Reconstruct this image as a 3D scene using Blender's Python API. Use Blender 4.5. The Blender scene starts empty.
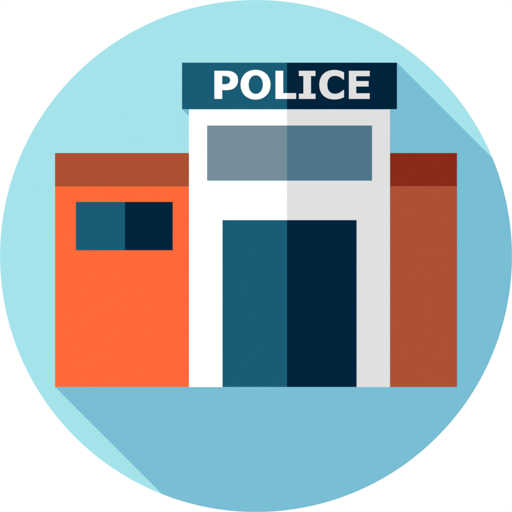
import bpy, bmesh, math
from mathutils import Vector

# ---------------------------------------------------------------- camera, world, lights
S = 0.025                      # metres per picture unit; the station is about 10 m wide
def X(px): return (px - 256.0) * S
def Z(py): return (387.0 - py) * S     # the station's foot is z = 0

scene = bpy.context.scene
cam_d = bpy.data.cameras.new("camera")
cam = bpy.data.objects.new("camera", cam_d)
scene.collection.objects.link(cam)
cam_d.type = 'ORTHO'
cam_d.ortho_scale = 512 * S
cam_d.clip_end = 1500
cam.location = (X(256), -40, Z(256))
cam.rotation_euler = (math.radians(90), 0, 0)
scene.camera = cam

w = bpy.data.worlds.new("World")
scene.world = w
w.use_nodes = True
bg = w.node_tree.nodes["Background"]
bg.inputs[0].default_value = (0.93, 0.97, 1.0, 1)
WS = 0.008
bg.inputs[1].default_value = WS

FRONT = (0.58, 0.77, 0.915)    # light on a frontal surface in the shade
KEY = (0.57, 0.38, 0.235)     # what the sun adds on a frontal surface
def sun(name, direction, radiance, cosine):
    d = bpy.data.lights.new(name, 'SUN')
    m = max(radiance)
    d.color = [c / m for c in radiance]
    d.energy = math.pi * m / cosine
    d.angle = 0.0
    o = bpy.data.objects.new(name, d)
    scene.collection.objects.link(o)
    o.rotation_euler = Vector(direction).to_track_quat('-Z', 'Y').to_euler()
    o.location = (-6, -12, 14)
sun("sun", (1, 1, -1), KEY, 1 / math.sqrt(3))
sun("front_fill", (0, 1, 0), [f - WS * c for f, c in zip(FRONT, (.93, .97, 1))], 1.0)  # added fill along the view axis, brightens frontal faces without visible shadows
sun("side_fill", (-1, 0, 0.25), (0.33, 0.42, 0.48), 1.0)   # added fill lamp, runs level with the disc, so it reaches only the right-hand walls

scene.view_settings.view_transform = 'Standard'
scene.view_settings.look = 'None'
scene.view_settings.exposure = 0
scene.view_settings.gamma = 1
scene.cycles.max_bounces = 4
scene.cycles.diffuse_bounces = 0

# ---------------------------------------------------------------- materials
def lin(c):
    c /= 255.0
    return c / 12.92 if c <= 0.04045 else ((c + 0.055) / 1.055) ** 2.4
def mat(name, rgb, light=(1.15, 1.15, 1.15)):
    m = bpy.data.materials.new(name)
    m.use_nodes = True
    nt = m.node_tree
    nt.nodes.clear()
    out = nt.nodes.new('ShaderNodeOutputMaterial')
    d = nt.nodes.new('ShaderNodeBsdfDiffuse')
    col = nt.nodes.new('ShaderNodeRGB')
    col.outputs[0].default_value = [min(0.9, lin(c) / l) for c, l in zip(rgb, light)] + [1]
    nt.links.new(col.outputs[0], d.inputs['Color'])
    nt.links.new(d.outputs[0], out.inputs['Surface'])
    return m
M = dict(
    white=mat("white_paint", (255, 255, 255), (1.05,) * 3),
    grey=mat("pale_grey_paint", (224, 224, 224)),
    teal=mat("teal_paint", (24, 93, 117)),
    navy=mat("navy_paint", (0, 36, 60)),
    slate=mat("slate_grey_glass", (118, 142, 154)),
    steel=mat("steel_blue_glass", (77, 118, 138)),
    orange=mat("orange_paint", (255, 106, 57)),
    brick=mat("brick_brown_paint", (173, 80, 51)),
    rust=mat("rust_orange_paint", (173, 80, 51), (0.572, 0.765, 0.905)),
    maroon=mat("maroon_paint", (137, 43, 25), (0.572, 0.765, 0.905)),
    disc=mat("pale_cyan_card", (164, 226, 234), (1.135, 1.135, 1.135)),
    page=mat("white_page", (255, 255, 255), (1.05,) * 3),
)

# ---------------------------------------------------------------- helpers
def add_box(bm, x0, x1, y0, y1, t, b, slot=0, skip=()):
    """x0..x1 and t..b in picture units, y0 (near) .. y1 (far) in units of depth before the disc."""
    xs, ys, zs = (X(x0), X(x1)), (-y0 * S, -y1 * S), (Z(b), Z(t))
    v = [bm.verts.new((x, y, z)) for x in xs for y in ys for z in zs]
    faces = dict(l=(0, 1, 3, 2), r=(4, 6, 7, 5), f=(0, 4, 5, 1), k=(2, 3, 7, 6), d=(0, 2, 6, 4), u=(1, 5, 7, 3))
    for k, idx in faces.items():
        if k in skip: continue
        f = bm.faces.new([v[i] for i in idx])
        f.material_index = slot
def link(name, bm, mats, parent=None, loc=None):
    bmesh.ops.recalc_face_normals(bm, faces=bm.faces)
    me = bpy.data.meshes.new(name)
    bm.to_mesh(me); bm.free()
    for m in mats: me.materials.append(m)
    o = bpy.data.objects.new(name, me)
    scene.collection.objects.link(o)
    if parent: attach(o, parent)
    return o
ORIGIN = {}
def attach(o, parent):
    o.parent = parent
    r = parent
    while r.parent: r = r.parent
    if parent is r:                       # undo the root's offset once
        o.location = -r.location
def empty(name, loc, label, cat):
    e = bpy.data.objects.new(name, None)
    e.location = loc
    e.empty_display_size = 0.3
    scene.collection.objects.link(e)
    e["label"] = label; e["category"] = cat
    return e
def part(name, boxes, mats, parent):
    bm = bmesh.new()
    for b in boxes: add_box(bm, *b)
    return link(name, bm, mats, parent)

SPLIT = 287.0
WING, TOWER = 130.0, 200.0       # how far each block stands before the disc
BACK = -1.0                      # rear ends are let into the disc

# ---------------------------------------------------------------- setting
bm = bmesh.new()
bmesh.ops.create_cone(bm, cap_ends=True, segments=360, radius1=256 * S, radius2=256 * S, depth=12 * S)
for v in bm.verts:
    x, y, z = v.co
    v.co = (X(256) + x, 6 * S + z, Z(256) + y)
o = link("round_backdrop", bm, [M["disc"]])
o["kind"] = "structure"
bm = bmesh.new()
Y = 240.0
f = bm.faces.new([bm.verts.new(c) for c in ((-800, Y, -800), (800, Y, -800), (800, Y, 800), (-800, Y, 800))])
o = link("background", bm, [M["page"]])
o["kind"] = "structure"

# ---------------------------------------------------------------- the station
st = empty("police_station", (X(289.5), -TOWER * S / 2, 0),
           "flat fronted police station with a tall white entrance block between two low orange wings", "building")

# central block: left half white, right half pale grey, with a roof behind its fascia
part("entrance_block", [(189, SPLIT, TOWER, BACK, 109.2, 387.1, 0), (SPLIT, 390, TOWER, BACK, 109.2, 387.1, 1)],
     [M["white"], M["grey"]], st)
fx0, fx1, ft, fb = 182, 397, 62.6, 109.2
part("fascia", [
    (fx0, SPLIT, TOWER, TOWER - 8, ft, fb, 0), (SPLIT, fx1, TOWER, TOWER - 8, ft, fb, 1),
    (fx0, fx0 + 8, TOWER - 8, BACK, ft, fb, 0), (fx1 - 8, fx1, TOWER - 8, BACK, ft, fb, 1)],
    [M["teal"], M["navy"]], st)

part("roof", [(fx0 + 8, fx1 - 8, TOWER - 8, BACK, 70, 109.1)], [M["grey"]], st)
def wing(x0, x1, ax0, ax1, wall_mat, top_mat, wall_label, top_label):
    wl = part("wing", [(x0, x1, WING, BACK, 186.2, 387)], [wall_mat], st)
    wl["label"] = wall_label
    p = 0.3
    bm = bmesh.new()
    add_box(bm, x0, x1, WING + p, WING - 7, 153, 186.2)
    add_box(bm, ax0, ax1, WING - 7, BACK, 153, 186.2)
    pr = link("parapet", bm, [top_mat], wl)
    pr["label"] = top_label
    bm = bmesh.new()
    add_box(bm, min(x0 + 7, ax1) if x0 < 100 else x0, 189.5 if x0 < 100 else ax0, WING - 7, BACK, 160, 186.1)
    link("roof", bm, [wall_mat], wl)
wing(55, 199, 55, 62, M["orange"], M["brick"], "bright orange wing with a window", "brick brown parapet band")
wing(380, 457, 450, 457, M["rust"], M["maroon"], "plain rust coloured wing without a window", "dark maroon parapet band")

def glazing(name, child, x0, xm, x1, t, b, depth, mats, label, proud=0.4):
    """two leaves on a shallow backing frame that closes the joint between them"""
    bm = bmesh.new()
    add_box(bm, x0 + .2, x1 - .2, depth + .15, depth - .5, t + .2, b - (.2 if b < 387 else 0.0))
    fr = link(name, bm, [mats[1]], st)
    fr["label"] = label
    for a, c, m in ((x0, xm, mats[0]), (xm, x1, mats[1])):
        bm = bmesh.new()
        add_box(bm, a, c, depth + proud, depth + .15, t, b)
        link(child, bm, [m], fr)
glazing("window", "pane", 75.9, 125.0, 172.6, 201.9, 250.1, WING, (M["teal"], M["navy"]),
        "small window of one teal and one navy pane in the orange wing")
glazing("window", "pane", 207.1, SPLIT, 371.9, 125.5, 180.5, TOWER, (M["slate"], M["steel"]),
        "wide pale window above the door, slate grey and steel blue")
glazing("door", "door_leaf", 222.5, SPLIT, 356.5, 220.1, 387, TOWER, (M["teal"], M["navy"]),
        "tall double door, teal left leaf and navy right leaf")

# ---------------------------------------------------------------- the sign and its letters
sg = empty("police_sign", (X(289.5), -TOWER * S, Z(109.2)),
           "long teal and navy sign board with POLICE in bold white capitals above the entrance", "sign")
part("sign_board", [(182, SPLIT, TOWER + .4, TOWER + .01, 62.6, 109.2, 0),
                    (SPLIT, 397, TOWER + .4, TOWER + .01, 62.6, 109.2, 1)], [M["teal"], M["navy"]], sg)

def oval(cx, cy, a, b, n=2.15, a0=0, a1=360, steps=96):
    pts = []
    for i in range(steps + (0 if a1 - a0 == 360 else 1)):
        t = math.radians(a0 + (a1 - a0) * i / steps)
        c, s = math.cos(t), math.sin(t)
        pts.append((cx + a * math.copysign(abs(c) ** (2 / n), c), cy - b * math.copysign(abs(s) ** (2 / n), s)))
    return pts
def bez(p0, p1, p2, p3, n=14):
    out = []
    for i in range(n + 1):
        t = i / n; u = 1 - t
        out.append(tuple(u**3 * a + 3 * u*u*t * b + 3 * u*t*t * c + t**3 * d for a, b, c, d in zip(p0, p1, p2, p3)))
    return out
T, B = 70.8, 98.9
def letter(loops_by_mat):
    """each entry: (material, [outline, hole, ...]); extruded 0.3 units proud of the board"""
    bm = bmesh.new(); mats = []
    y0, y1 = -(TOWER + .7) * S, -(TOWER + .35) * S
    for k, (m, loops) in enumerate(loops_by_mat):
        mats.append(m)
        cu = bpy.data.curves.new("outline", 'CURVE')
        cu.dimensions = '2D'; cu.fill_mode = 'BOTH'; cu.extrude = (y1 - y0) / 2
        for lp in loops:
            sp = cu.splines.new('POLY'); sp.points.add(len(lp) - 1)
            for q, (px, py) in zip(sp.points, lp): q.co = (X(px), Z(py), 0, 1)
            sp.use_cyclic_u = True
        tmp = bpy.data.objects.new("outline", cu)
        scene.collection.objects.link(tmp)
        dg = bpy.context.evaluated_depsgraph_get()
        me = bpy.data.meshes.new_from_object(tmp.evaluated_get(dg))
        for p in me.polygons: p.material_index = k
        for v in me.vertices: v.co = (v.co.x, (y0 + y1) / 2 - v.co.z, v.co.y)
        n0 = len(bm.faces)
        bm.from_mesh(me)
        bm.faces.ensure_lookup_table()
        for f in bm.faces[n0:]: f.material_index = k; f.smooth = False
        bpy.data.objects.remove(tmp); bpy.data.curves.remove(cu); bpy.data.meshes.remove(me)
    return link("letter", bm, mats, sg)

# P
outer = [(214.4, B), (214.4, T)] + bez((226.3, T), (234.0, T), (238.0, 74.3), (238.0, 80.0)) \
    + bez((238.0, 80.0), (238.0, 86.2), (234.2, 90.1), (226.4, 90.1)) + [(222.2, 90.1), (222.2, B)]
inner = [(222.2, 76.0)] + bez((224.0, 76.0), (227.8, 76.0), (230.2, 77.2), (230.2, 80.1)) \
    + bez((230.2, 80.1), (230.2, 83.0), (227.8, 84.3), (224.0, 84.3)) + [(222.2, 84.3)]
letter([(M["white"], [outer, inner])])
# O
letter([(M["white"], [oval(255.55, 84.7, 14.95, 14.85, 2.12), oval(255.75, 84.6, 7.1, 9.3, 2.1)])])
# L, which crosses from the teal half to the navy half
letter_l = letter([(M["white"], [[(275.5, T), (283.2, T), (283.2, 93.1), (SPLIT, 93.1), (SPLIT, B), (275.5, B)]]),
                   (M["grey"], [[(SPLIT, 93.1), (296.1, 93.1), (296.1, B), (SPLIT, B)]])])
letter_l["label"] = "letter L, white with a pale grey foot"
# I
letter([(M["grey"], [[(298.9, T), (315.5, T), (315.5, 76), (311.0, 76), (311.0, 93.7), (315.5, 93.7), (315.5, B),
                      (298.9, B), (298.9, 93.7), (303.4, 93.7), (303.4, 76), (298.9, 76)]])])
# C
c = [(344.0, 72.4), (344.0, 79.6), (343.2, 79.6)] + bez((343.2, 79.6), (341.0, 77.4), (338.2, 75.8), (335.2, 75.8)) \
    + bez((335.2, 75.8), (330.0, 75.8), (327.3, 79.0), (327.3, 84.7)) \
    + bez((327.3, 84.7), (327.3, 90.6), (330.2, 93.8), (335.2, 93.8)) \
    + bez((335.2, 93.8), (338.4, 93.8), (341.2, 92.0), (343.2, 90.0)) + [(344.0, 90.0), (344.0, 97.2)] \
    + bez((344.0, 97.2), (341.0, 98.6), (338.0, 99.4), (334.4, 99.4)) \
    + bez((334.4, 99.4), (325.0, 99.4), (319.3, 94.0), (319.3, 84.7)) \
    + bez((319.3, 84.7), (319.3, 75.6), (325.2, 69.95), (334.4, 69.95)) \
    + bez((334.4, 69.95), (338.0, 69.95), (341.4, 71.0), (344.0, 72.4))
d = []
for p in c:
    if not d or abs(p[0] - d[-1][0]) + abs(p[1] - d[-1][1]) > 1e-4: d.append(p)
if abs(d[0][0] - d[-1][0]) + abs(d[0][1] - d[-1][1]) < 1e-4: d.pop()
letter([(M["grey"], [d])])
# E
letter([(M["grey"], [[(348.9, T), (369.7, T), (369.7, 76.2), (356.2, 76.2), (356.2, 81.1), (368.6, 81.1), (368.6, 86.5),
                      (356.2, 86.5), (356.2, 93.3), (369.7, 93.3), (369.7, B), (348.9, B)]])])
